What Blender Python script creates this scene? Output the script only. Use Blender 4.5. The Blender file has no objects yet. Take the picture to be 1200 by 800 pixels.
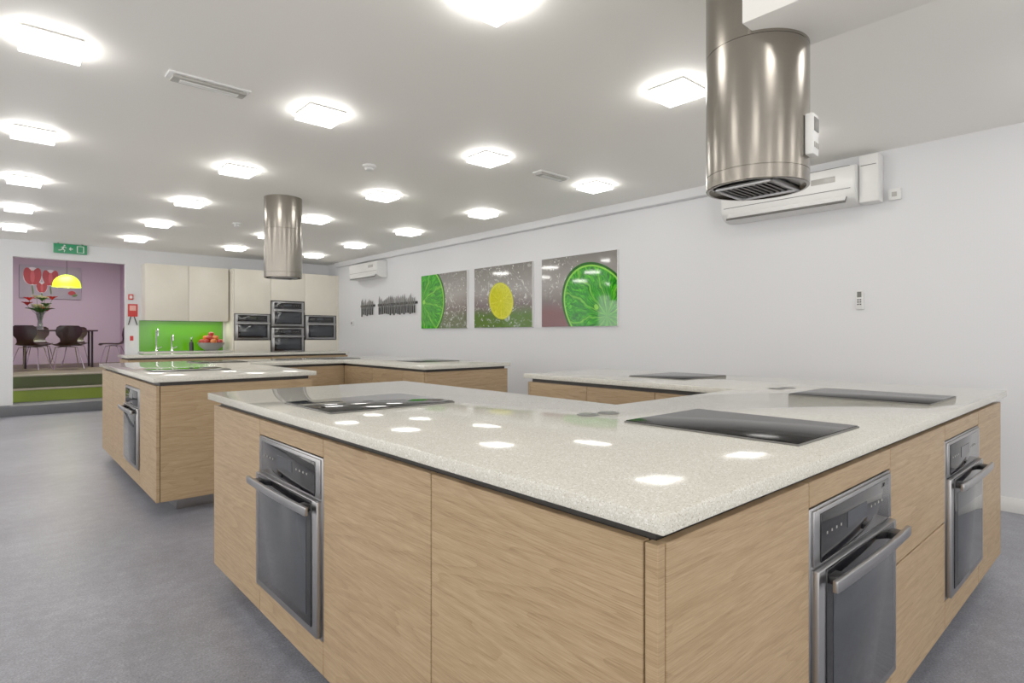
import bpy, bmesh, math, random
from mathutils import Vector, Matrix
random.seed(4)
scene = bpy.context.scene
try:
    scene.view_settings.view_transform = 'Standard'
    scene.view_settings.look = 'None'
    scene.view_settings.gamma = 1.25
    scene.view_settings.exposure = 0.2
except Exception:
    pass

def lin(c):
    out = []
    for v in c:
        v = v / 255.0
        out.append(v / 12.92 if v <= 0.04045 else ((v + 0.055) / 1.055) ** 2.4)
    return tuple(out) + (1.0,)

# ------------------------------------------------------------ materials
class NT:
    def __init__(s, name):
        s.mat = bpy.data.materials.new(name)
        s.mat.use_nodes = True
        s.t = s.mat.node_tree
        s.b = s.t.nodes['Principled BSDF']
    def n(s, typ, **kw):
        nd = s.t.nodes.new(typ)
        for k, v in kw.items():
            setattr(nd, k, v)
        return nd
    def link(s, a, b):
        s.t.links.new(a, b)
    def put(s, sock, v):
        if isinstance(v, bpy.types.NodeSocket):
            s.link(v, sock)
        else:
            sock.default_value = v
    def m(s, op, a, b=None, c=None, clamp=False):
        nd = s.n('ShaderNodeMath', operation=op, use_clamp=clamp)
        s.put(nd.inputs[0], a)
        if b is not None: s.put(nd.inputs[1], b)
        if c is not None: s.put(nd.inputs[2], c)
        return nd.outputs[0]
    def mix(s, f, a, b):
        nd = s.n('ShaderNodeMix', data_type='RGBA')
        s.put(nd.inputs[0], f); s.put(nd.inputs[6], a); s.put(nd.inputs[7], b)
        return nd.outputs[2]
    def obj(s):
        return s.n('ShaderNodeTexCoord').outputs['Object']
    def mapping(s, vec, scale=(1, 1, 1), loc=(0, 0, 0)):
        nd = s.n('ShaderNodeMapping')
        s.link(vec, nd.inputs[0])
        nd.inputs['Scale'].default_value = scale
        nd.inputs['Location'].default_value = loc
        return nd.outputs[0]
    def noise(s, vec, scale, detail=3, rough=0.5, dist=0.0):
        nd = s.n('ShaderNodeTexNoise')
        s.link(vec, nd.inputs['Vector'])
        nd.inputs['Scale'].default_value = scale
        nd.inputs['Detail'].default_value = detail
        nd.inputs['Roughness'].default_value = rough
        nd.inputs['Distortion'].default_value = dist
        return nd.outputs[0]
    def ramp(s, f, stops, interp='LINEAR'):
        nd = s.n('ShaderNodeValToRGB')
        s.link(f, nd.inputs[0])
        r = nd.color_ramp
        r.interpolation = interp
        while len(r.elements) < len(stops):
            r.elements.new(0.5)
        for e, (p, c) in zip(r.elements, stops):
            e.position = p; e.color = c
        return nd.outputs[0]
    def bump(s, h, strength=0.1, dist=0.01):
        nd = s.n('ShaderNodeBump')
        nd.inputs['Strength'].default_value = strength
        nd.inputs['Distance'].default_value = dist
        s.link(h, nd.inputs['Height'])
        s.link(nd.outputs[0], s.b.inputs['Normal'])
    def set(s, color=None, rough=None, metal=None, em=None, ems=None, spec=None, coat=None, trans=None, ior=None):
        B = s.b.inputs
        if color is not None: s.put(B['Base Color'], color)
        if rough is not None: s.put(B['Roughness'], rough)
        if metal is not None: B['Metallic'].default_value = metal
        if em is not None: s.put(B['Emission Color'], em)
        if ems is not None: B['Emission Strength'].default_value = ems
        if spec is not None: B['Specular IOR Level'].default_value = spec
        if coat is not None: B['Coat Weight'].default_value = coat
        if trans is not None: B['Transmission Weight'].default_value = trans
        if ior is not None: B['IOR'].default_value = ior
        return s.mat

def simple(name, rgb, rough=0.5, metal=0.0, var=0.04, scale=8, **kw):
    t = NT(name)
    c = lin(rgb)
    n = t.noise(t.obj(), scale, 2)
    lo = tuple(max(0, v * (1 - var)) for v in c[:3]) + (1,)
    hi = tuple(min(1, v * (1 + var)) for v in c[:3]) + (1,)
    return t.set(t.mix(n, lo, hi), rough, metal, **kw)

def mat_paint(name, rgb, rough=0.6):
    t = NT(name)
    n = t.noise(t.obj(), 1.2, 3)
    c = lin(rgb)
    t.set(t.mix(n, tuple(v * .97 for v in c[:3]) + (1,), c), rough)
    t.bump(t.noise(t.obj(), 220, 2), 0.03, 0.002)
    return t.mat

def mat_wood(seed, name):
    t = NT(name)
    v = t.mapping(t.obj(), (1, 1, 1), (seed * 3.7, seed * 1.3, seed * 2.1))
    warp = t.noise(t.mapping(v, (1.2, 1.2, 5)), 1.0, 3)
    v2 = t.mapping(v, (.55, .55, 6))
    big = t.noise(v2, 1.2, 2, .45, .5)
    rings = t.m('FRACT', t.m('MULTIPLY', big, 15.0))
    rings = t.m('POWER', rings, 2.5)
    fine = t.noise(t.mapping(v, (14, 14, 460)), 1.0, 4, .65)
    med = t.noise(t.mapping(v, (1.6, 1.6, 90)), 1.0, 3, .6)
    f = t.m('SUBTRACT', t.m('ADD', t.m('MULTIPLY', fine, .62), t.m('MULTIPLY', med, .28)), t.m('MULTIPLY', rings, .09))
    col = t.ramp(f, [(.26, lin((134, 108, 77))), (.36, lin((152, 125, 91))), (.45, lin((166, 139, 104))), (.58, lin((182, 157, 122)))])
    col = t.mix(t.m('MULTIPLY', warp, .2), col, lin((150, 122, 89)))
    t.set(col, .45, spec=.35)
    t.bump(fine, .06, .001)
    return t.mat

def mat_quartz():
    t = NT('quartz_speckled')
    o = t.obj()
    vo = t.n('ShaderNodeTexVoronoi'); t.link(o, vo.inputs['Vector']); vo.inputs['Scale'].default_value = 480
    sep = t.n('ShaderNodeSeparateColor'); t.link(vo.outputs['Color'], sep.inputs[0])
    c1 = t.ramp(sep.outputs[0], [(0, lin((158, 152, 134))), (.08, lin((196, 192, 178))), (.5, lin((208, 205, 193))), (.9, lin((217, 215, 205))), (1, lin((238, 237, 233)))])
    vo2 = t.n('ShaderNodeTexVoronoi'); t.link(o, vo2.inputs['Vector']); vo2.inputs['Scale'].default_value = 140
    sep2 = t.n('ShaderNodeSeparateColor'); t.link(vo2.outputs['Color'], sep2.inputs[0])
    k = t.m('MULTIPLY', t.m('GREATER_THAN', sep2.outputs[1], .86), t.m('LESS_THAN', vo2.outputs['Distance'], .4))
    c = t.mix(t.m('MULTIPLY', k, .5), c1, lin((244, 243, 240)))
    t.set(c, .07, ior=1.25)
    return t.mat

def mat_floor():
    t = NT('vinyl_floor_grey')
    o = t.obj()
    n1 = t.noise(o, .9, 4, .6)
    n2 = t.noise(o, 130, 3, .8)
    n3 = t.noise(o, 14, 5, .75)
    f = t.m('ADD', t.m('MULTIPLY', n1, .25), t.m('ADD', t.m('MULTIPLY', n2, .5), t.m('MULTIPLY', n3, .25)))
    c = t.ramp(f, [(.36, lin((84, 85, 92))), (.5, lin((126, 127, 136))), (.64, lin((168, 169, 180)))])
    t.set(c, t.m('ADD', .28, t.m('MULTIPLY', n3, .2)))
    t.bump(n2, .05, .001)
    return t.mat

def mat_steel(name, rough=.24, rgb=(196, 192, 186), axis='z'):
    t = NT(name)
    sc = (3, 3, 260) if axis == 'z' else (260, 260, 2)
    n = t.noise(t.mapping(t.obj(), sc), 1.0, 3)
    c = lin(rgb)
    t.set(t.mix(n, tuple(v * .88 for v in c[:3]) + (1,), c), t.m('ADD', rough - .04, t.m('MULTIPLY', n, .1)), 1.0)
    return t.mat

def mat_emit(name, rgb, s):
    t = NT(name)
    return t.set(lin(rgb), .5, em=lin(rgb), ems=s)

WOOD = [mat_wood(i, 'oak_veneer_%d' % i) for i in range(4)]
QUARTZ = mat_quartz()
FLOOR = mat_floor()
WALL = mat_paint('wall_paint_white', (224, 225, 228))
CEIL = mat_paint('ceiling_paint_white', (248, 246, 241))
WHITE = simple('white_plastic', (226, 226, 224), .35)
CREAM = simple('cream_lacquer', (226, 221, 206), .3)
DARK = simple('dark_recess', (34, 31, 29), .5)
BLACKP = simple('black_plastic', (16, 16, 18), .35)
GLASSB = simple('black_ceramic_glass', (20, 20, 23), .05, var=.02)
HOBG = simple('hob_glass_matt', (22, 21, 21), .12, var=.02, ior=1.1)
HOBR = simple('hob_glass_polished', (12, 13, 14), .03, var=.02, ior=1.28)
OVGLASS = simple('oven_door_glass', (46, 50, 56), .06, var=.03)
STEEL = mat_steel('brushed_steel_hood', .22, (148, 142, 133))
STEELO = mat_steel('satin_steel', .3, (166, 166, 168))
BLADE = mat_steel('knife_blade_steel', .25, (150, 150, 154))
CHROME = simple('chrome', (220, 220, 222), .08, 1.0)
GREYM = simple('grey_trim', (98, 96, 92), .4)
LENS = simple('grey_lens', (160, 158, 152), .3)
LAMP = mat_emit('lamp_diffuser', (255, 252, 247), 8.5)
LAMPS = mat_emit('lamp_edge_glow', (255, 252, 246), 17)
FILTER = mat_steel('filter_mesh', .4, (80, 78, 76))

# ------------------------------------------------------------ mesh builder
class MB:
    def __init__(s, *mats):
        s.bm = bmesh.new(); s.mats = list(mats)
    def mi(s, m):
        if m not in s.mats: s.mats.append(m)
        return s.mats.index(m)
    def box(s, x0, x1, y0, y1, z0, z1, m, bev=0.0, seg=2, mx=None):
        tmp = bmesh.new()
        bmesh.ops.create_cube(tmp, size=1)
        for v in tmp.verts:
            v.co = Vector(((x0 + x1) / 2 + v.co.x * (x1 - x0), (y0 + y1) / 2 + v.co.y * (y1 - y0), (z0 + z1) / 2 + v.co.z * (z1 - z0)))
        if bev > 0:
            bmesh.ops.bevel(tmp, geom=tmp.edges[:], offset=bev, segments=seg, affect='EDGES', profile=.5)
        s.merge(tmp, m, mx, smooth=False)
    def merge(s, tmp, m, mx=None, smooth=False):
        bmesh.ops.recalc_face_normals(tmp, faces=tmp.faces[:])
        i = s.mi(m)
        vm = {}
        for v in tmp.verts:
            vm[v] = s.bm.verts.new(mx @ v.co if mx else v.co)
        for f in tmp.faces:
            try:
                nf = s.bm.faces.new([vm[v] for v in f.verts])
                nf.material_index = i; nf.smooth = smooth
            except ValueError:
                pass
        tmp.free()
    def prism(s, pts, z0, z1, m, bev=0.0, mx=None, smooth=False):
        tmp = bmesh.new()
        a = [tmp.verts.new((p[0], p[1], z0)) for p in pts]
        b = [tmp.verts.new((p[0], p[1], z1)) for p in pts]
        tmp.faces.new(a); tmp.faces.new(b[::-1])
        for i in range(len(pts)):
            j = (i + 1) % len(pts)
            tmp.faces.new([a[i], a[j], b[j], b[i]])
        bmesh.ops.recalc_face_normals(tmp, faces=tmp.faces[:])
        if bev > 0:
            ed = [e for e in tmp.edges]
            bmesh.ops.bevel(tmp, geom=ed, offset=bev, segments=2, affect='EDGES', profile=.5)
        s.merge(tmp, m, mx, smooth)
    def lathe(s, prof, m, c=(0, 0, 0), seg=48, smooth=True, mx=None, cap=False):
        tmp = bmesh.new()
        rings = []
        for r, z in prof:
            if r < 1e-6:
                rings.append([tmp.verts.new((c[0], c[1], c[2] + z))])
            else:
                rings.append([tmp.verts.new((c[0] + r * math.cos(2 * math.pi * k / seg), c[1] + r * math.sin(2 * math.pi * k / seg), c[2] + z)) for k in range(seg)])
        for A, B in zip(rings, rings[1:]):
            for k in range(seg):
                l = (k + 1) % seg
                if len(A) == 1 and len(B) == 1: continue
                if len(A) == 1: tmp.faces.new([A[0], B[l], B[k]])
                elif len(B) == 1: tmp.faces.new([A[k], A[l], B[0]])
                else: tmp.faces.new([A[k], A[l], B[l], B[k]])
        s.merge(tmp, m, mx, smooth)
    def tube(s, pts, r, m, seg=10, mx=None):
        pts = [Vector(p) for p in pts]
        rs = r if isinstance(r, (list, tuple)) else [r] * len(pts)
        tmp = bmesh.new(); rings = []
        up = Vector((0, 0, 1))
        prev = None
        for i, p in enumerate(pts):
            d = (pts[min(i + 1, len(pts) - 1)] - pts[max(i - 1, 0)]).normalized()
            if prev is None:
                a = d.cross(up)
                if a.length < 1e-3: a = d.cross(Vector((1, 0, 0)))
            else:
                a = prev - d * prev.dot(d)
            a.normalize(); prev = a
            b = d.cross(a)
            rings.append([tmp.verts.new(p + (a * math.cos(2 * math.pi * k / seg) + b * math.sin(2 * math.pi * k / seg)) * rs[i]) for k in range(seg)])
        for A, B in zip(rings, rings[1:]):
            for k in range(seg):
                l = (k + 1) % seg
                tmp.faces.new([A[k], A[l], B[l], B[k]])
        tmp.faces.new(rings[0]); tmp.faces.new(rings[-1][::-1])
        s.merge(tmp, m, mx, True)
    def done(s, name, parent=None, loc=(0, 0, 0), rz=0.0):
        me = bpy.data.meshes.new(name)
        s.bm.to_mesh(me); s.bm.free()
        for m in s.mats: me.materials.append(m)
        try:
            me.set_sharp_from_angle(angle=math.radians(35))
        except Exception:
            pass
        o = bpy.data.objects.new(name, me)
        scene.collection.objects.link(o)
        o.location = loc; o.rotation_euler = (0, 0, rz)
        if parent: o.parent = parent
        return o

def empty(name, loc=(0, 0, 0)):
    o = bpy.data.objects.new(name, None)
    o.empty_display_size = .1
    o.location = loc
    scene.collection.objects.link(o)
    return o

def onebox(name, b, m, bev=0):
    k = MB(); k.box(*b, m, bev); return k.done(name)

# ------------------------------------------------------------ room shell
XR, YB, YF, XL, H = 5.13, 11.4, -3.0, -3.2, 2.62
OX0, OX1, OZ = .217, 1.63, 2.37
onebox('floor', (XL - .1, XR + .1, YF - .1, YB + .12, -.1, 0), FLOOR)
onebox('ceiling', (XL - .1, XR + .1, YF - .1, YB + .12, H, H + .1), CEIL)
onebox('wall_right', (XR, XR + .12, YF, YB + .12, 0, H), WALL)
# unseen walls behind / left of the viewpoint; made-up window openings for fill light
k = MB()
k.box(XL - .12, XL, YF, YB + .12, 0, .5, WALL); k.box(XL - .12, XL, YF, YB + .12, 2.4, H, WALL)
for yy in (-3.0, .6, 4.2, 7.8, 11.2):
    k.box(XL - .12, XL, yy, yy + .25, .5, 2.4, WALL)
k.done('wall_left')
k = MB()
k.box(XL, XR, YF - .12, YF, 0, .5, WALL); k.box(XL, XR, YF - .12, YF, 2.4, H, WALL)
for xx in (-3.2, -.5, 2.2, 4.88):
    k.box(xx, xx + .25, YF - .12, YF, .5, 2.4, WALL)
k.done('wall_front')
wi = 1
def frame(b, ax):  # frames for the added, unseen window openings
    global wi
    k = MB()
    u0, u1, p = b
    t = .05
    def bx(a0, a1, z0, z1):
        if ax == 'x': k.box(p - .08, p - .03, a0, a1, z0, z1, WHITE, .003)
        else: k.box(a0, a1, p - .08, p - .03, z0, z1, WHITE, .003)
    bx(u0, u1, .5, .5 + t); bx(u0, u1, 2.4 - t, 2.4); bx(u0, u0 + t, .5 + t, 2.4 - t); bx(u1 - t, u1, .5 + t, 2.4 - t)
    mid = (u0 + u1) / 2
    bx(mid - .02, mid + .02, .5 + t, 2.4 - t)
    k.done('fill_window_%d' % wi); wi += 1
for a, b in ((-2.75, .6), (.85, 4.2), (4.45, 7.8), (8.05, 11.2)):
    frame((a, b, XL), 'x')
for a, b in ((-2.95, -.5), (-.25, 2.2), (2.45, 4.88)):
    frame((a, b, YF), 'y')
k = MB()
k.box(XL, OX0, YB, YB + .12, 0, H, WALL)
k.box(OX1, XR, YB, YB + .12, 0, H, WALL)
k.box(OX0, OX1, YB, YB + .12, OZ, H, WALL)
k.done('wall_back')
onebox('baseboard_right', (XR - .015, XR, YF, YB - .62, 0, .1), WHITE, .004)
onebox('baseboard_left', (XL, XL + .015, YF, YB, 0, .1), WHITE, .004)
# boxing above the hood and trunking along the wall
onebox('trim_1', (1.975, 2.315, YF, .985, 2.30, H), CEIL, .003)
onebox('trim_2', (XR - .09, XR, 2.75, YB - .52, 2.53, H), WALL, .006)

# dining room beyond the opening
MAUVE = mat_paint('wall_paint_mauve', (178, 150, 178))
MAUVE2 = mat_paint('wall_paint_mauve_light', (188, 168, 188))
DF = .55
DFLOOR = simple('dining_floor_olive', (104, 96, 68), .5, var=.12, scale=30)
onebox('floor_dining', (-1.6, 3.6, 12.35, 16.6, DF - .1, DF), DFLOOR)
onebox('ceiling_dining', (-1.6, 3.6, YB + .12, 16.6, 3.1, 3.2), CEIL)
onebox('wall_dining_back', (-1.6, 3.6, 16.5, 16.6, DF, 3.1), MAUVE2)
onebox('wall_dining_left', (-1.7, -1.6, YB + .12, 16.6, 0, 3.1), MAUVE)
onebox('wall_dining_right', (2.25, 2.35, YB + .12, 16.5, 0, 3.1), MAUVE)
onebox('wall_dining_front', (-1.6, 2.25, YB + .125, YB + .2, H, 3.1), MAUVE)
LIME = simple('lime_riser', (104, 126, 20), .5)
DGREEN = simple('dark_green_riser', (54, 66, 26), .6)
TREAD = simple('step_tread', (140, 134, 112), .5)
STEPG = simple('step_grey', (92, 94, 99), .5)
k = MB()
k.box(XL, 1.78, 11.22, 11.399, 0, .15, STEPG, .004)
k.box(OX0, OX1, 11.40, 11.8, 0, .15, STEPG)
k.box(OX0 + .002, OX1 - .002, 11.8, 12.08, 0, .33, LIME)
k.box(OX0 + .002, OX1 - .002, 11.78, 12.08, .33, .35, TREAD, .003)
k.box(OX0 + .002, OX1 - .002, 12.08, 12.34, 0, .53, DGREEN)
k.box(OX0 + .002, OX1 - .002, 12.06, 12.34, .53, .55, TREAD, .003)
k.done('entrance_steps')

# ------------------------------------------------------------ ovens
def oven(name, loc, rz, w=.593, h=.593):
    k = MB()
    k.box(0, w, 0, .022, 0, h, STEELO, .003)
    # control fascia
    k.box(.012, w - .012, -.006, 0, h - .135, h - .006, STEELO, .002)
    k.box(.045, w - .045, -.009, -.006, h - .13, h - .016, GLASSB, .001)
    k.box(w * .36, w * .6, -.0105, -.009, h - .085, h - .045, OVGLASS)
    for i in range(4):
        k.box(w * .66 + i * .03, w * .66 + i * .03 + .006, -.0095, -.009, h - .07, h - .064, LENS)
        k.box(w * .13 + i * .03, w * .13 + i * .03 + .006, -.0095, -.009, h - .07, h - .064, LENS)
    # door
    k.box(.008, w - .008, -.018, 0, .012, h - .14, STEELO, .003)
    k.box(.045, w - .045, -.022, -.018, .04, h - .142, GLASSB, .001)
    k.box(.08, w - .08, -.0235, -.022, .07, h - .2, OVGLASS, .0005)
    k.box(.03, w - .03, -.003, 0, .003, .01, BLACKP)
    # handle with dark brackets
    for x in (.05, w - .10):
        k.box(x, x + .05, -.052, -.018, h - .176, h - .156, BLACKP, .004)
    n = 12
    pts = []
    for i in range(n + 1):
        x = .012 + (w - .024) * i / n
        t = 2 * i / n - 1
        pts.append((x, -.056 - .006 * (1 - t * t)))
    out = pts + [(x, y + .012) for x, y in pts[::-1]]
    k.prism(out, h - .178, h - .15, STEELO, .003)
    return k.done(name, loc=loc, rz=rz)

R90 = -math.pi / 2
# ------------------------------------------------------------ kitchen islands
ZT, ZS, ZD0, ZD1 = .92, .888, .1, .862
OZ0 = .207
def ushape(x0, x1, xa, xb, y0, y1, yi, s, my):
    p = [(x0 + s, y0 + s), (x1 - s, y0 + s), (x1 - s, y1 - s), (xb + s, y1 - s), (xb + s, yi - s), (xa - s, yi - s), (xa - s, y1 - s), (x0 + s, y1 - s)]
    p = [(x, my(y)) for x, y in p]
    return p

def door(k, face, pos, a, b, z0, z1, m, g=.0022):
    a, b = min(a, b) + g, max(a, b) - g
    T = .02
    if face == '-x': k.box(pos, pos + T, a, b, z0, z1, m, .0015, 1)
    if face == '+x': k.box(pos - T, pos, a, b, z0, z1, m, .0015, 1)
    if face == '-y': k.box(a, b, pos, pos + T, z0, z1, m, .0015, 1)
    if face == '+y': k.box(a, b, pos - T, pos, z0, z1, m, .0015, 1)

def island(x0, x1, xa, xb, y0, y1, yi, my, doors):
    e = empty('kitchen_island')
    k = MB(QUARTZ); k.prism(ushape(x0, x1, xa, xb, y0, y1, yi, 0, my), ZS, ZT, QUARTZ, .003); k.done('countertop', e)
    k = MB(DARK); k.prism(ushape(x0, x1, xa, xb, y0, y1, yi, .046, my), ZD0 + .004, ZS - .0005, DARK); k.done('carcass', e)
    k = MB(STEELO); k.prism(ushape(x0, x1, xa, xb, y0, y1, yi, .17, my), 0, ZD0 + .003, STEELO); k.done('plinth', e)
    k = MB(*WOOD)
    for i, d in enumerate(doors):
        face, pos, a, b = d[:4]
        z0, z1 = (d[4], d[5]) if len(d) > 4 else (ZD0, ZD1)
        door(k, face, pos, a, b, z0, z1, WOOD[(i * 3 + 1) % 4])
    k.done('doors', e)
    return e

X0, X1, XA, XB = .77, 3.80, 1.86, 2.85
Y0, Y1, YI = .51, 3.06, 1.45
s = .022
def ovdoors(face, pos, a, b):
    return [(face, pos, a, b, ZD0, OZ0 - .003), (face, pos, a, b, OZ0 + .597, ZD1)]
d1 = [('-x', X0 + s, Y0 + s, .562), ('-x', X0 + s, .562, 1.18), ('-x', X0 + s, 1.18, 1.797), ('-x', X0 + s, 2.394, Y1 - s)]
d1 += ovdoors('-x', X0 + s, 1.797, 2.394)
d1 += [('-y', Y0 + s, X0 + s + .019, 1.386), ('-y', Y0 + s, 1.983, 2.64, ZD0, .498), ('-y', Y0 + s, 1.983, 2.64, .504, ZD1), ('-y', Y0 + s, 3.237, X1 - s)]
d1 += ovdoors('-y', Y0 + s, 1.386, 1.983) + ovdoors('-y', Y0 + s, 2.64, 3.237)
d1 += [('+x', X1 - s, Y0 + s + .022, 1.38), ('+x', X1 - s, 1.38, 2.2), ('+x', X1 - s, 2.2, Y1 - s - .022)]
d1 += [('+y', Y1 - s, X0 + s + .022, 1.32), ('+y', Y1 - s, 1.32, XA - s), ('+y', Y1 - s, XB + s, 3.32), ('+y', Y1 - s, 3.32, X1 - s)]
d1 += [('-x', XB + s, YI - s, 1.96), ('-x', XB + s, 1.96, 2.48), ('-x', XB + s, 2.48, Y1 - s - .022)]
d1 += [('+x', XA - s, YI - s, 1.96), ('+x', XA - s, 1.96, 2.48), ('+x', XA - s, 2.48, Y1 - s - .022)]
d1 += [('+y', YI - s, XA - s, 2.36), ('+y', YI - s, 2.36, XB + s)]
island(X0, X1, XA, XB, Y0, Y1, YI, lambda y: y, d1)
oven('built_in_oven', (X0 + s, 2.392, OZ0), R90)
oven('built_in_oven', (1.388, Y0 + s, OZ0), 0)
oven('built_in_oven', (2.642, Y0 + s, OZ0), 0)

C = 7.40
X1 = 3.87
my = lambda y: C - y
J0, J1, JI = my(Y1), my(Y0), my(YI)
d2 = [('-x', X0 + s, J0 + s, 4.93), ('-x', X0 + s, 5.527, 6.2), ('-x', X0 + s, 6.2, J1 - s)] + ovdoors('-x', X0 + s, 4.93, 5.527)
d2 += [('-y', J0 + s, X0 + s + .022, XA - s), ('-y', J0 + s, XB + s, X1 - s)]
d2 += [('-x', XB + s, J0 + s + .022, 4.75), ('-x', XB + s, 4.75, 5.33), ('-x', XB + s, 5.33, JI + s)]
d2 += [('-y', JI + s, XA - s, 2.36), ('-y', JI + s, 2.36, XB + s)]
d2 += [('+x', XA - s, J0 + s + .022, 5.1), ('+x', XA - s, 5.1, JI + s)]
d2 += [('+x', X1 - s, J0 + s + .022, 5.5), ('+x', X1 - s, 5.5, J1 - s)]
d2 += [('+y', J1 - s, X0 + s + .022, 1.8), ('+y', J1 - s, 1.8, 2.8), ('+y', J1 - s, 2.8, X1 - s - .022)]
island(X0, X1, XA, XB, Y0, Y1, YI, my, d2)
oven('built_in_oven', (X0 + s, 5.525, OZ0), R90)

# third counter in front of the back run
e = empty('kitchen_island')
k = MB(); k.box(1.3, 4.45, 9.05, 9.75, ZS, ZT, QUARTZ, .003); k.done('countertop', e)
k = MB(); k.box(1.346, 4.404, 9.096, 9.704, .104, ZS, DARK); k.done('carcass', e)
k = MB(); k.box(1.45, 4.3, 9.2, 9.6, 0, .103, STEELO); k.done('plinth', e)
k = MB(*WOOD)
for i in range(5):
    a = 1.322 + i * .6212
    door(k, '-y', 9.072, a, a + .6212, ZD0, ZD1, WOOD[i % 4])
    door(k, '+y', 9.728, a, a + .6212, ZD0, ZD1, WOOD[i % 4])
door(k, '-x', 1.322, 9.096, 9.704, ZD0, ZD1, WOOD[0])
k.done('doors', e)

# hobs
def hob(x0, x1, y0, y1, g=None):
    g = g or HOBG
    k = MB()
    k.box(x0, x1, y0, y1, ZT, ZT + .005, GREYM, .002)
    k.box(x0 + .004, x1 - .004, y0 + .004, y1 - .004, ZT + .005, ZT + .0075, g, .001)
    return k.done('induction_hob')
hob(.88, 1.42, 1.94, 2.37, HOBR)
hob(1.50, 1.94, .60, 1.14)
hob(2.75, 3.19, .60, 1.15)
hob(3.17, 3.69, 1.95, 2.37)
hob(.88, 1.42, 4.95, 5.37, HOBR)
hob(3.17, 3.69, 4.95, 5.37)
hob(1.50, 1.94, 6.2, 6.74)
hob(2.75, 3.19, 6.2, 6.74)

def popup(x, y):
    k = MB()
    for dx in (-.045, .045):
        k.lathe([(0, .003), (.03, .003), (.036, .0025), (.04, .0)], GREYM, (x + dx, y - dx * .2, ZT), 32)
        k.lathe([(.03, .0032), (.0345, .0032)], STEELO, (x + dx, y - dx * .2, ZT), 32)
        k.box(x + dx - .016, x + dx + .016, y - dx * .2 - .003, y - dx * .2 + .003, ZT + .0028, ZT + .0034, STEELO)
    k.done('pop_up_socket')
popup(1.59, 1.32); popup(3.06, 1.31)

# ------------------------------------------------------------ extractor hoods
def hood(x, y, zb):
    k = MB(STEEL)
    r = .187
    prof = [(r - .012, zb + .012), (r - .012, zb), (r - .003, zb), (r, zb + .003), (r, zb + .05), (r - .002, zb + .051), (r - .002, zb + .053), (r, zb + .054),
            (r, 2.285), (r - .002, 2.286), (r - .002, 2.289), (r, 2.29), (r, H)]
    k.lathe(prof, STEEL, (x, y, 0), 96)
    k.lathe([(0, zb + .012), (r - .012, zb + .012)], STEEL, (x, y, 0), 64)
    q = .118
    k.box(x - q, x + q, y - q, y - q + .014, zb - .006, zb + .012, STEELO, .002)
    k.box(x - q, x + q, y + q - .014, y + q, zb - .006, zb + .012, STEELO, .002)
    k.box(x - q, x - q + .014, y - q, y + q, zb - .006, zb + .012, STEELO, .002)
    k.box(x + q - .014, x + q, y - q, y + q, zb - .006, zb + .012, STEELO, .002)
    k.box(x - q, x + q, y - q, y + q, zb + .006, zb + .0115, BLACKP)
    for i in range(9):
        yy = y - q + .022 + i * .0225
        k.box(x - q + .014, x + q - .014, yy, yy + .008, zb, zb + .006, FILTER)
    o = k.done('extractor_hood')
    return o
HX, HY = 2.222, 1.05
hood(HX, HY, 1.765)
hood(2.255, 6.1, 1.79)
ang = math.radians(-86)
k = MB(WHITE)
k.box(-.004, .026, -.032, .032, -.075, .075, WHITE, .006)
k.box(.026, .028, -.025, .025, .01, .06, GREYM, .0008)
for i in range(3):
    k.box(.026, .029, -.024 + i * .018, -.013 + i * .018, -.05, -.03, LENS, .001)
o = k.done('hood_controller', loc=(HX + .19 * math.cos(ang), HY + .19 * math.sin(ang), 1.93), rz=ang)

# ------------------------------------------------------------ ceiling fittings
k = MB(WHITE, LAMP, LAMPS)
k.box(-.11, .11, -.11, .11, -.014, 0, WHITE, .002)
c_, z0_, z1_ = .12, -.044, -.014
vs = [k.bm.verts.new(p) for p in ((-c_, -c_, z0_), (c_, -c_, z0_), (c_, c_, z0_), (-c_, c_, z0_), (-c_, -c_, z1_), (c_, -c_, z1_), (c_, c_, z1_), (-c_, c_, z1_))]
f = k.bm.faces.new([vs[3], vs[2], vs[1], vs[0]]); f.material_index = 1
f = k.bm.faces.new([vs[4], vs[5], vs[6], vs[7]]); f.material_index = 0
for a, b in ((0, 1), (1, 2), (2, 3), (3, 0)):
    f = k.bm.faces.new([vs[a], vs[b], vs[b + 4], vs[a + 4]]); f.material_index = 2
first = k.done('ceiling_light')
lm = first.data
GX = [-2.5, -1.15, .21, 1.56, 2.94, 4.25]
GY = [-1.55, .15, 1.86, 3.57, 5.25, 6.88, 8.46, 10.03]
cnt = 0
for gx in GX:
    for gy in GY:
        if cnt == 0: o = first
        else:
            o = bpy.data.objects.new('ceiling_light', lm); scene.collection.objects.link(o)
        o.location = (gx, gy, H); cnt += 1

def emerg(x, y, L):
    k = MB(WHITE)
    k.box(x - L / 2, x + L / 2, y - .055, y + .055, H - .012, H, WHITE, .003)
    k.box(x - L / 2 + .02, x + L / 2 - .02, y - .042, y + .042, H - .03, H - .012, LENS, .006)
    k.box(x - L / 2 + .06, x + L / 2 - .06, y - .02, y + .02, H - .034, H - .03, WHITE, .001)
    k.done('emergency_light')
emerg(.91, 3.58, .42); emerg(3.69, 3.6, .36)
def smoke(x, y):
    k = MB(WHITE)
    k.lathe([(.055, 0), (.055, -.014), (.05, -.018), (.04, -.02), (.038, -.034), (.03, -.042), (0, -.043)], WHITE, (x, y, H), 32)
    k.lathe([(.0385, -.022), (.0395, -.024), (.0385, -.03)], GREYM, (x, y, H), 32)
    k.done('smoke_detector')
smoke(2.35, 4.42); smoke(2.32, 7.85)

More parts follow.
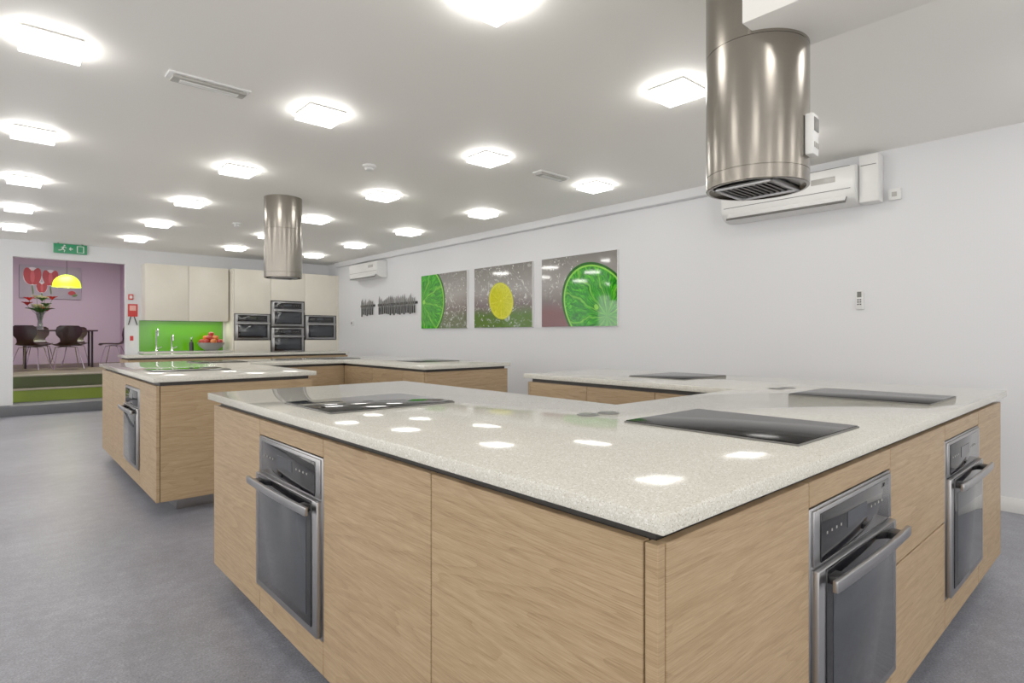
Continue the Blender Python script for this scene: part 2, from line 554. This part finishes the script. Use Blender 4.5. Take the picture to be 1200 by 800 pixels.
# ------------------------------------------------------------ air conditioners
def ac(name, y0, y1, z0, z1):
    k = MB(WHITE)
    D, Hh = .2, z1 - z0
    prof = [(0, z0), (0, z1), (-.15, z1), (-.18, z1 - .01), (-D, z1 - .05), (-D, z0 + .10), (-.185, z0 + .055), (-.15, z0 + .02), (-.1, z0)]
    tmp = bmesh.new()
    A = [tmp.verts.new((XR + p[0], y0, p[1])) for p in prof]
    B = [tmp.verts.new((XR + p[0], y1, p[1])) for p in prof]
    tmp.faces.new(A); tmp.faces.new(B[::-1])
    for i in range(len(prof)):
        j = (i + 1) % len(prof)
        tmp.faces.new([A[i], A[j], B[j], B[i]])
    bmesh.ops.recalc_face_normals(tmp, faces=tmp.faces[:])
    bmesh.ops.bevel(tmp, geom=tmp.edges[:], offset=.006, segments=2, affect='EDGES')
    k.merge(tmp, WHITE)
    k.box(XR - .204, XR - .196, y0 + .03, y1 - .03, z0 + .112, z0 + .117, GREYM)
    mx = Matrix.Translation((XR - .185, 0, z0 + .045)) @ Matrix.Rotation(math.radians(38), 4, 'Y')
    k.box(-.006, .004, y0 + .06, y1 - .06, -.05, .04, GREYM, .001, 2, mx)
    k.box(-.012, -.006, y0 + .065, y1 - .065, -.034, .03, WHITE, .002, 2, mx)
    k.box(XR - .203, XR - .198, y0 + .14, y0 + .32, z0 + .18, z0 + .225, LENS, .001)
    for i in range(5):
        k.box(XR - .16 + i * .026, XR - .148 + i * .026, y0 + .05, y1 - .05, z1 - .002, z1 + .002, GREYM)
    k.done(name)
ac('air_conditioner', 1.56, 2.66, 2.22, 2.52)
ac('air_conditioner', 9.0, 10.05, 2.2, 2.49)
k = MB(); k.box(XR - .13, XR, 1.42, 1.555, 2.22, 2.585, WHITE, .008); k.box(XR - .134, XR - .13, 1.435, 1.54, 2.5, 2.505, GREYM); k.done('pipe_cover')
k = MB(); k.box(XR - .03, XR, 1.3, 1.385, 2.225, 2.31, WHITE, .006); k.box(XR - .036, XR - .03, 1.325, 1.36, 2.25, 2.285, LENS, .003); k.done('isolator_switch')

# remote controller on wall
k = MB(WHITE)
k.box(XR - .02, XR, 1.555, 1.61, 1.40, 1.53, WHITE, .005)
k.box(XR - .026, XR - .02, 1.562, 1.603, 1.42, 1.55, WHITE, .002)
k.box(XR - .0275, XR - .026, 1.567, 1.598, 1.495, 1.54, GREYM)
for i in range(3):
    for j in range(2):
        k.box(XR - .028, XR - .026, 1.568 + j * .017, 1.580 + j * .017, 1.435 + i * .018, 1.445 + i * .018, BLACKP)
k.done('remote_control_holder')

# ------------------------------------------------------------ fruit pictures
def picmat(name, items, seed, ground):
    t = NT(name)
    o = t.obj()
    sp = t.n('ShaderNodeSeparateXYZ'); t.link(o, sp.inputs[0])
    u, v = sp.outputs[0], sp.outputs[2]
    cmb = t.n('ShaderNodeCombineXYZ'); t.link(u, cmb.inputs[0]); t.link(v, cmb.inputs[1]); cmb.inputs[2].default_value = seed
    P = cmb.outputs[0]
    wob = t.noise(P, 2.5, 3)
    vv = t.m('ADD', v, t.m('MULTIPLY', t.m('SUBTRACT', wob, .5), .12))
    col = t.ramp(t.m('DIVIDE', vv, .84), [(0, lin(ground)), (.2, lin(ground)), (.36, lin((118, 106, 104))), (.6, lin((158, 154, 150))), (1, lin((122, 119, 114)))])
    sn = t.noise(P, 4.5, 8, .72, 3.5)
    streak = t.m('MULTIPLY', t.m('SUBTRACT', sn, .55), 10.0, clamp=True)
    dx0, dy0, rr0 = items[0]['sp']
    du = t.m('SUBTRACT', u, dx0); dv = t.m('SUBTRACT', v, dy0)
    dd = t.m('SQRT', t.m('ADD', t.m('MULTIPLY', du, du), t.m('MULTIPLY', dv, dv)))
    near = t.m('SUBTRACT', 1.0, t.m('DIVIDE', dd, rr0), clamp=True)
    vo = t.n('ShaderNodeTexVoronoi'); t.link(P, vo.inputs['Vector']); vo.inputs['Scale'].default_value = 16
    drop = t.m('LESS_THAN', vo.outputs['Distance'], .16)
    k1 = t.m('MULTIPLY', t.m('MAXIMUM', streak, drop), t.m('MULTIPLY', near, 2.2), clamp=True)
    col = t.mix(t.m('MULTIPLY', k1, .75), col, lin((232, 234, 226)))
    for it in items:
        if 'c' not in it: continue
        cx, cy, r = it['c']
        wn = t.noise(P, 5, 2)
        du = t.m('SUBTRACT', u, cx); dv = t.m('SUBTRACT', v, cy)
        du = t.m('ADD', du, t.m('MULTIPLY', dv, it.get('skew', 0.0)))
        rho = t.m('DIVIDE', t.m('SQRT', t.m('ADD', t.m('MULTIPLY', du, du), t.m('MULTIPLY', dv, dv))), r)
        th = t.m('ADD', t.m('ARCTAN2', t.m('SUBTRACT', dv, it.get('oy', 0) * r), t.m('SUBTRACT', du, it.get('ox', 0) * r)), t.m('MULTIPLY', t.m('SUBTRACT', wn, .5), .5))
        fr = t.m('FRACT', t.m('ADD', t.m('MULTIPLY', th, it.get('n', 10) / (2 * math.pi)), 5.3))
        w = t.m('ABSOLUTE', t.m('SUBTRACT', fr, .5))
        line = t.m('MULTIPLY', t.m('SUBTRACT', t.m('ADD', w, t.m('MULTIPLY', rho, -.03)), .40), 14.0, clamp=True)
        cell = t.n('ShaderNodeCombineXYZ'); t.link(t.m('MULTIPLY', th, 9.0), cell.inputs[0]); t.link(t.m('MULTIPLY', rho, 2.6), cell.inputs[1])
        pulp = t.noise(cell.outputs[0], 2.2, 4, .65, .6)
        flesh = t.ramp(pulp, [(.36, lin(it['dark'])), (.5, lin(it['mid'])), (.64, lin(it['light']))])
        flesh = t.mix(t.m('MULTIPLY', line, .6), flesh, lin(it['pith']))
        flesh = t.mix(t.m('LESS_THAN', rho, .06), flesh, lin(it['pith']))
        flesh = t.mix(t.m('GREATER_THAN', rho, .9), flesh, lin(it['pith']))
        flesh = t.mix(t.m('GREATER_THAN', rho, .94), flesh, lin(it['rind']))
        col = t.mix(t.m('LESS_THAN', rho, 1.0), col, flesh)
    t.set(col, .05, coat=.3)
    return t.mat
LM = dict(dark=(6, 92, 3), mid=(20, 148, 6), light=(84, 208, 26), pith=(136, 220, 64), rind=(12, 88, 8))
YL = dict(dark=(176, 184, 4), mid=(208, 208, 6), light=(232, 230, 40), pith=(232, 230, 60), rind=(196, 200, 12))
pm1 = picmat('lime_print', [dict(sp=(.75, .45, .75)), dict(c=(.08, .42, .58), n=10, ox=-.1, **LM)], 1.0, (96, 104, 76))
pm2 = picmat('lemon_print', [dict(sp=(.6, .45, .85)), dict(c=(.58, .36, .25), n=9, skew=.12, **YL)], 5.0, (76, 112, 30))
pm3 = picmat('lime_slice_print', [dict(sp=(.35, .6, .4)), dict(c=(.88, .22, .52), n=11, skew=.25, ox=.25, oy=-.2, **LM)], 9.0, (122, 82, 84))
for (ya, yb), pm in (((3.965, 5.14), pm3), ((5.31, 6.5), pm2), ((6.675, 7.87), pm1)):
    w = yb - ya
    k = MB(pm)
    k.box(0, w, 0, .028, 0, .84, WHITE, .001, 1)
    k.box(.002, w - .002, -.002, 0, .002, .838, pm)
    k.done('fruit_picture', loc=(XR - .03, yb, 1.295), rz=R90)

# knife racks
def rack(y0, y1, z, n):
    k = MB(BLACKP)
    k.box(XR - .02, XR, y0, y1, z + .025, z + .065, BLACKP, .003)
    for i in range(n):
        yy = y0 + .03 + (y1 - y0 - .06) * (i + .5) / n
        bl = random.uniform(.12, .21); bw = random.uniform(.025, .05); hl = random.uniform(.11, .15)
        mx = Matrix(((0, 0, 1, XR - .026), (1, 0, 0, yy), (0, 1, 0, z), (0, 0, 0, 1)))
        k.prism([(-bw / 2, 0), (bw / 2, 0), (bw / 2, bl * .7), (-bw / 2, bl)], 0, .003, BLADE, 0, mx)
        k.box(XR - .034, XR - .018, yy - .013, yy + .013, z - hl, z, BLACKP, .004)
    k.done('knife_rack')
rack(8.02, 9.30, 1.68, 19)
rack(9.42, 9.95, 1.68, 7)
k = MB(); k.box(XR - .03, XR, 10.25, 10.33, 1.36, 1.48, WHITE, .004); k.box(XR - .033, XR - .03, 10.27, 10.31, 1.4, 1.44, GREYM); k.done('light_switch')

# ------------------------------------------------------------ back run of cabinets
GREENG = simple('lime_glass_splashback', (76, 152, 8), .15, var=.05, scale=2)
Yc = 10.9
e = empty('overhead_cabinet')
k = MB(); k.box(1.85, 3.12, 11.07, YB, 1.44, 2.37, CREAM, .002); k.done('carcass', e)
k = MB()
for a, b in ((1.85, 2.485), (2.485, 3.12)):
    k.box(a + .003, b - .003, 11.05, 11.07, 1.435, 2.37, CREAM, .002)
k.done('doors', e)
onebox('splashback', (1.82, 3.12, YB - .008, YB, ZT, 1.44), GREENG)
e = empty('base_cabinet')
k = MB(); k.box(1.8, 3.145, Yc - .02, YB - .009, ZS, ZT, QUARTZ, .003); k.done('countertop', e)
k = MB(); k.box(1.82, 3.14, Yc + .02, YB, .1, ZS - .001, DARK); k.box(1.82, 3.14, Yc + .08, YB, 0, .1, DARK); k.done('carcass', e)
k = MB()
for i in range(2):
    k.box(1.822 + i * .66, 2.478 + i * .66, Yc, Yc + .02, .1, .865, CREAM, .002)
k.done('doors', e)
e = empty('tall_cabinet')
k = MB(); k.box(3.15, 5.12, Yc + .025, YB, 0, 2.36, DARK)
k.box(3.148, 3.168, Yc, YB, .0, 2.37, CREAM, .001); k.box(5.085, 5.128, Yc, YB, 0, 2.37, CREAM, .001)
k.done('carcass', e)
k = MB()
cols = [(3.17, 3.80), (3.80, 4.44), (4.44, 5.085)]
def cd(i, z0, z1):
    a, b = cols[i]; k.box(a + .003, b - .003, Yc, Yc + .022, z0 + .003, z1 - .003, CREAM, .002)
cd(0, 1.575, 2.37); cd(0, .86, 1.10); cd(0, .1, .86)
cd(1, 1.83, 2.37); cd(1, .1, .86)
cd(2, 1.575, 2.37); cd(2, .86, 1.10); cd(2, .1, .86)
k.done('doors', e)
oven('built_in_microwave', (3.185, Yc, 1.105), 0, .6, .46)
oven('built_in_oven', (3.82, Yc, .865), 0, .6, .46)
oven('built_in_coffee_machine', (3.82, Yc, 1.355), 0, .6, .455)
oven('built_in_microwave', (4.46, Yc, 1.105), 0, .6, .46)

# taps
def tap(x, y, h, r):
    k = MB(CHROME)
    k.lathe([(0, 0), (.028, 0), (.028, .008), (.018, .02), (.016, .06), (.011, .07)], CHROME, (x, y, ZT), 20)
    pts = [(x, y, ZT + .05), (x, y, ZT + h - r)]
    for i in range(1, 10):
        a = math.pi * i / 9
        pts.append((x, y - r + r * math.cos(a), ZT + h - r + r * math.sin(a)))
    pts.append((x, y - 2 * r, ZT + h - r - .05))
    k.tube(pts, .011, CHROME)
    k.tube([(x + .015, y, ZT + .045), (x + .08, y, ZT + .075)], .007, CHROME)
    k.done('kitchen_tap')
tap(2.05, 11.28, .38, .07)
tap(2.28, 11.28, .28, .05)
k = MB(); 
k.box(1.95, 2.45, 10.93, 11.12, ZT, ZT + .004, STEELO, .001)
k.box(1.98, 2.42, 10.95, 11.1, ZT + .004, ZT + .005, GREYM); k.done('sink')
k = MB(BLACKP)
k.lathe([(0, 0), (.035, 0), (.035, .13), (.03, .15), (.014, .165), (.014, .2), (0, .2)], BLACKP, (2.55, 11.15, ZT), 20)
k.tube([(2.55, 11.15, ZT + .2), (2.55, 11.15, ZT + .235), (2.55, 11.1, ZT + .235)], .006, CHROME); k.done('soap_dispenser')

# fruit bowl
APR = simple('apple_red', (170, 32, 20), .3, var=.3, scale=14)
APG = simple('apple_orange', (210, 104, 30), .3, var=.2, scale=14)
BOWL = simple('grey_bowl', (140, 142, 140), .3)
k = MB(BOWL)
bx, by = 2.86, 11.14
k.lathe([(0, 0), (.09, 0), (.1, .01), (.18, .07), (.22, .14), (.21, .14), (.17, .075), (.09, .02), (0, .015)], BOWL, (bx, by, ZT), 40)
def apple(x, y, z, r, m):
    pr = []
    for i in range(13):
        a = math.pi * i / 12
        rr = r * math.sin(a) * (1 + .08 * math.cos(a))
        zz = r * .92 * math.cos(a) - (.18 * r * math.exp(-(math.sin(a) / .25) ** 2) * (1 if i < 6 else -.5))
        pr.append((max(rr, 0) if 0 < i < 12 else 0, zz))
    k.lathe(pr, m, (x, y, z), 16)
    k.tube([(x, y, z + r * .7), (x + .004, y, z + r * 1.05)], .002, DARK, 6)
for i in range(8):
    a = i * math.pi / 4
    apple(bx + .145 * math.cos(a), by + .145 * math.sin(a), ZT + .155, .054, APR if i % 3 else APG)
for i in range(5):
    a = i * 2 * math.pi / 5 + .3
    apple(bx + .08 * math.cos(a), by + .08 * math.sin(a), ZT + .22, .054, APR if i % 2 else APG)
apple(bx, by, ZT + .285, .05, APR)
k.done('fruit_bowl')

# ------------------------------------------------------------ signs near the opening
SG = simple('exit_sign_green', (6, 118, 70), .4, em=lin((20, 130, 84)), ems=.15)
k = MB(WHITE)
ez = .025
k.box(.69, 1.11, YB - .05, YB - .03, 2.44 + ez, 2.585 + ez, SG, .003)
k.box(.74, .76, YB - .05, YB - .03, 2.585 + ez, H, GREYM); k.box(1.04, 1.06, YB - .05, YB - .03, 2.585 + ez, H, GREYM)
yf = YB - .0525
k.lathe([(0, 0), (.012, 0), (.012, .002)], WHITE, mx=Matrix.Translation((.825, yf, 2.56 + ez)) @ Matrix.Rotation(math.pi / 2, 4, 'X'), seg=16)
def bar(ax, az, bx2, bz, t):
    az += ez; bz += ez
    d = Vector((bx2 - ax, 0, bz - az)); L = d.length
    mx = Matrix.Translation((ax, yf, az)) @ Matrix.Rotation(-math.atan2(d.z, d.x), 4, 'Y')
    k.box(0, L, 0, .002, -t / 2, t / 2, WHITE, 0, 1, mx)
bar(.82, 2.545, .80, 2.505, .02); bar(.80, 2.505, .83, 2.485, .012); bar(.83, 2.485, .82, 2.46, .01)
bar(.80, 2.505, .775, 2.485, .012); bar(.775, 2.485, .75, 2.485, .01); bar(.82, 2.54, .85, 2.525, .009); bar(.815, 2.54, .785, 2.53, .009)
bar(.93, 2.512, .885, 2.512, .012); bar(.885, 2.512, .905, 2.535, .012); bar(.885, 2.512, .905, 2.49, .012)
k.box(.98, 1.07, yf, yf + .002, 2.46 + ez, 2.565 + ez, WHITE); k.box(.99, 1.06, yf - .001, yf, 2.465 + ez, 2.558 + ez, SG)
k.done('exit_sign')
RED = simple('signal_red', (200, 26, 20), .4)
k = MB(RED); k.box(1.665, 1.735, YB - .04, YB, 1.78, 1.87, RED, .004); k.box(1.68, 1.72, YB - .043, YB - .04, 1.8, 1.85, WHITE); k.done('fire_alarm_call_point')
k = MB(RED); k.box(1.66, 1.80, YB - .006, YB, 1.50, 1.71, RED); k.box(1.685, 1.775, YB - .008, YB - .006, 1.60, 1.685, simple('sign_pale', (236, 170, 160), .5)); k.done('fire_notice')
k = MB(BLACKP)
k.tube([(1.70, YB - .01, 1.5), (1.665, YB - .02, 1.36)], .008, BLACKP); k.tube([(1.75, YB - .01, 1.5), (1.79, YB - .02, 1.36)], .008, BLACKP); k.done('coat_hook')
k = MB(RED); k.box(1.68, 1.75, YB - .006, YB, .98, 1.2, WHITE); k.box(1.69, 1.74, YB - .008, YB - .006, 1.1, 1.18, RED); k.done('safety_notice')

# ------------------------------------------------------------ dining room objects
CHOC = simple('chair_shell_brown', (40, 20, 19), .3)
TBL = simple('table_top_dark', (46, 30, 28), .3)
def chair(x, y, rz):
    k = MB(CHOC)
    P = [(-.22, .425, .15), (-.2, .445, .19), (-.12, .452, .215), (0, .445, .225), (.1, .442, .205), (.16, .46, .165), (.195, .50, .13), (.215, .56, .135), (.235, .64, .19), (.25, .72, .205), (.262, .79, .185), (.266, .82, .14)]
    tmp = bmesh.new(); rows = []
    n = 10
    for yy, zz, hw in P:
        row = []
        for i in range(n + 1):
            t = 2 * i / n - 1
            back = max(0, min(1, (zz - .5) / .15))
            row.append(tmp.verts.new((hw * t, yy - back * .035 * t * t, zz + (1 - back) * .02 * t * t)))
        rows.append(row)
    for A, B in zip(rows, rows[1:]):
        for i in range(n):
            tmp.faces.new([A[i], A[i + 1], B[i + 1], B[i]])
    bmesh.ops.recalc_face_normals(tmp, faces=tmp.faces[:])
    bmesh.ops.solidify(tmp, geom=tmp.faces[:], thickness=.012)
    k.merge(tmp, CHOC, None, True)
    for sx in (-1, 1):
        k.tube([(sx * .05, -.02, .428), (sx * .15, -.1, .415), (sx * .23, -.2, 0.008)], .009, CHROME, 8)
        k.tube([(sx * .05, .03, .425), (sx * .15, .1, .41), (sx * .23, .24, 0.008)], .009, CHROME, 8)
    k.lathe([(0, .415), (.07, .415), (.07, .43), (0, .43)], BLACKP, (0, 0, 0), 20)
    k.done('dining_chair', loc=(x, y, DF), rz=rz)
chair(.52, 13.8, math.pi - .5)
chair(1.03, 13.75, math.pi + .1)
chair(1.85, 14.4, math.pi + 1.2)
chair(.7, 15.3, .1)
chair(1.3, 15.3, -.1)
k = MB(TBL)
k.box(.35, 1.57, 14.2, 14.95, DF + .715, DF + .745, TBL, .008)
for tx in (.45, 1.48):
    for ty in (14.3, 14.85):
        k.tube([(tx, ty, DF), (tx, ty, DF + .715)], .02, BLACKP)
k.done('dining_table')
# vase with flowers
GL = NT('vase_glass').set(lin((210, 220, 215)), .05, trans=.8)
STEM = simple('stem_green', (50, 98, 30), .5)
PETR = simple('petal_red', (190, 26, 34), .4)
PETW = simple('petal_cream', (222, 218, 176), .5)
k = MB(GL)
vx, vy, vz = .68, 14.55, DF + .745
k.lathe([(0, 0), (.06, 0), (.05, .06), (.035, .16), (.045, .28), (.07, .34), (.064, .34), (.04, .28), (.03, .16), (.044, .07), (0, .01)], GL, (vx, vy, vz), 24)
def petal(c, d, L, W, m):
    d = Vector(d).normalized(); a = d.cross(Vector((0, .3, 1))); a.normalize(); b = a.cross(d)
    tmp = bmesh.new(); rows = []
    for i in range(7):
        t = i / 6
        hw = W * math.sin(math.pi * (t * .9 + .06)) ** .8
        ctr = Vector(c) + d * (L * t) + b * (.12 * L * math.sin(t * math.pi))
        rows.append([tmp.verts.new(ctr + a * (hw * q) + b * (.3 * W * q * q)) for q in (-1, -.5, 0, .5, 1)])
    for A, B in zip(rows, rows[1:]):
        for i in range(4): tmp.faces.new([A[i], A[i + 1], B[i + 1], B[i]])
    k.merge(tmp, m, None, True)
for i in range(13):
    a = i * 2.4; sp = .06 + .17 * random.random(); hh = .36 + .24 * random.random()
    tip = (vx + sp * math.cos(a), vy + sp * math.sin(a), vz + hh)
    k.tube([(vx, vy, vz + .03), (vx + .3 * sp * math.cos(a), vy + .3 * sp * math.sin(a), vz + .3), tip], .004, STEM, 6)
    mm = PETR if i % 4 == 0 else (PETW if i % 2 == 1 else STEM)
    for j in range(6):
        b = j * math.pi / 3
        petal(tip, (math.cos(b), math.sin(b), .7), .11, .032, mm)
    petal((vx, vy, vz + .3), (math.cos(a + 1), math.sin(a + 1), .5), .26, .03, STEM)
k.done('flower_vase')
# pendant lamp
SHADE = mat_emit('pendant_shade_lime', (196, 230, 22), .8)
k = MB(SHADE)
px, py, pz = 1.09, 14.5, 2.17
pr = []
for i in range(11):
    a = math.pi / 2 * i / 10
    pr.append((.23 * math.cos(a) if i < 10 else .02, .22 * math.sin(a)))
k.lathe([(.235, -.02)] + pr, SHADE, (px, py, pz), 32)
k.tube([(px, py, pz + .2), (px, py, 3.1)], .005, BLACKP, 8)
k.lathe([(0, -.0), (.1, .03), (.1, .06), (0, .08)], mat_emit('bulb', (255, 240, 170), 6), (px, py, pz), 16)
k.done('pendant_lamp')
# flower painting: large rounded red blooms with white edges
CANV = simple('painting_ground', (168, 162, 174), .5, var=.15, scale=3)
PRD = simple('painting_red', (176, 16, 32), .5, var=.3, scale=9)
PRL = simple('painting_red_light', (206, 70, 80), .5, var=.2, scale=9)
PWH = simple('painting_white', (228, 220, 226), .5)
PGN = simple('painting_green', (80, 108, 50), .5, var=.2)
k = MB(CANV)
k.box(.42, 1.5, 16.46, 16.499, 2.0, 2.72, CANV, .003)
def flat(cx, cz, w, h, rot, m, dy=0, tp=.35):
    pts = []
    for i in range(28):
        a = 2 * math.pi * i / 28
        x = w * math.cos(a) * (1 - tp * math.sin(a)); z = h * math.sin(a)
        pts.append((x * math.cos(rot) - z * math.sin(rot), x * math.sin(rot) + z * math.cos(rot)))
    mx = Matrix(((1, 0, 0, cx), (0, 0, 1, 16.458 - dy), (0, 1, 0, cz), (0, 0, 0, 1)))
    k.prism(pts, -.001, .001, m, 0, mx)
for cx, cz, sc in ((.64, 2.48, 1.25), (.95, 2.46, 1.15), (.80, 2.24, .75)):
    flat(cx, cz, .125 * sc, .16 * sc, 0, PWH, .002, .1)
    for r in (-1, 1):
        flat(cx + r * .05 * sc, cz, .07 * sc, .15 * sc, -r * .2, PRD, .004 + r * .0005, .1)
    flat(cx, cz - .01, .03 * sc, .11 * sc, 0, PRL, .008, .0)
    flat(cx, cz - .22 * sc, .014, .1 * sc, .1, PGN, .001)
flat(1.33, 2.14, .07, .05, 0, PRD, .004, .1); flat(1.38, 2.09, .05, .03, .3, PGN, .006, .1)
k.done('flower_painting')

# ------------------------------------------------------------ lights
def area(name, loc, size, power, col, rot=(0, 0, 0)):
    l = bpy.data.lights.new(name, 'AREA'); l.size = size; l.energy = power; l.color = col
    o = bpy.data.objects.new(name, l); o.location = loc; o.rotation_euler = rot
    scene.collection.objects.link(o); return o
area('dining_fill_light', (.9, 14.0, 3.05), 1.2, 52, (1, .93, .95))  # area light added to light the dining room; no fixture modelled
l = bpy.data.lights.new('pendant_bulb', 'POINT'); l.energy = 6; l.color = (1, .95, .6); l.shadow_soft_size = .05
o = bpy.data.objects.new('pendant_bulb', l); o.location = (px, py, pz - .05); scene.collection.objects.link(o)
ul = area('under_cabinet_lamp', (2.5, 11.2, 1.43), .3, 2.5, (1, 1, .9)); ul.data.shape = 'RECTANGLE'; ul.data.size = 1.1; ul.data.size_y = .05

w = bpy.data.worlds.new('World'); scene.world = w; w.use_nodes = True
w.node_tree.nodes['Background'].inputs[0].default_value = (1.0, .97, .93, 1)
w.node_tree.nodes['Background'].inputs[1].default_value = 2.1  # ambient fill, enters through the added window openings

# ------------------------------------------------------------ camera
cd_ = bpy.data.cameras.new('camera')
cd_.sensor_fit = 'HORIZONTAL'; cd_.sensor_width = 36
cd_.lens = 36 * 679 / 1200
cd_.shift_y = -8 / 1200
cd_.clip_start = .02
cam = bpy.data.objects.new('camera', cd_)
cam.location = (0, 0, 1.2)
cam.rotation_euler = (math.pi / 2, 0, -math.atan2(.667, .745))
scene.collection.objects.link(cam)
scene.camera = cam
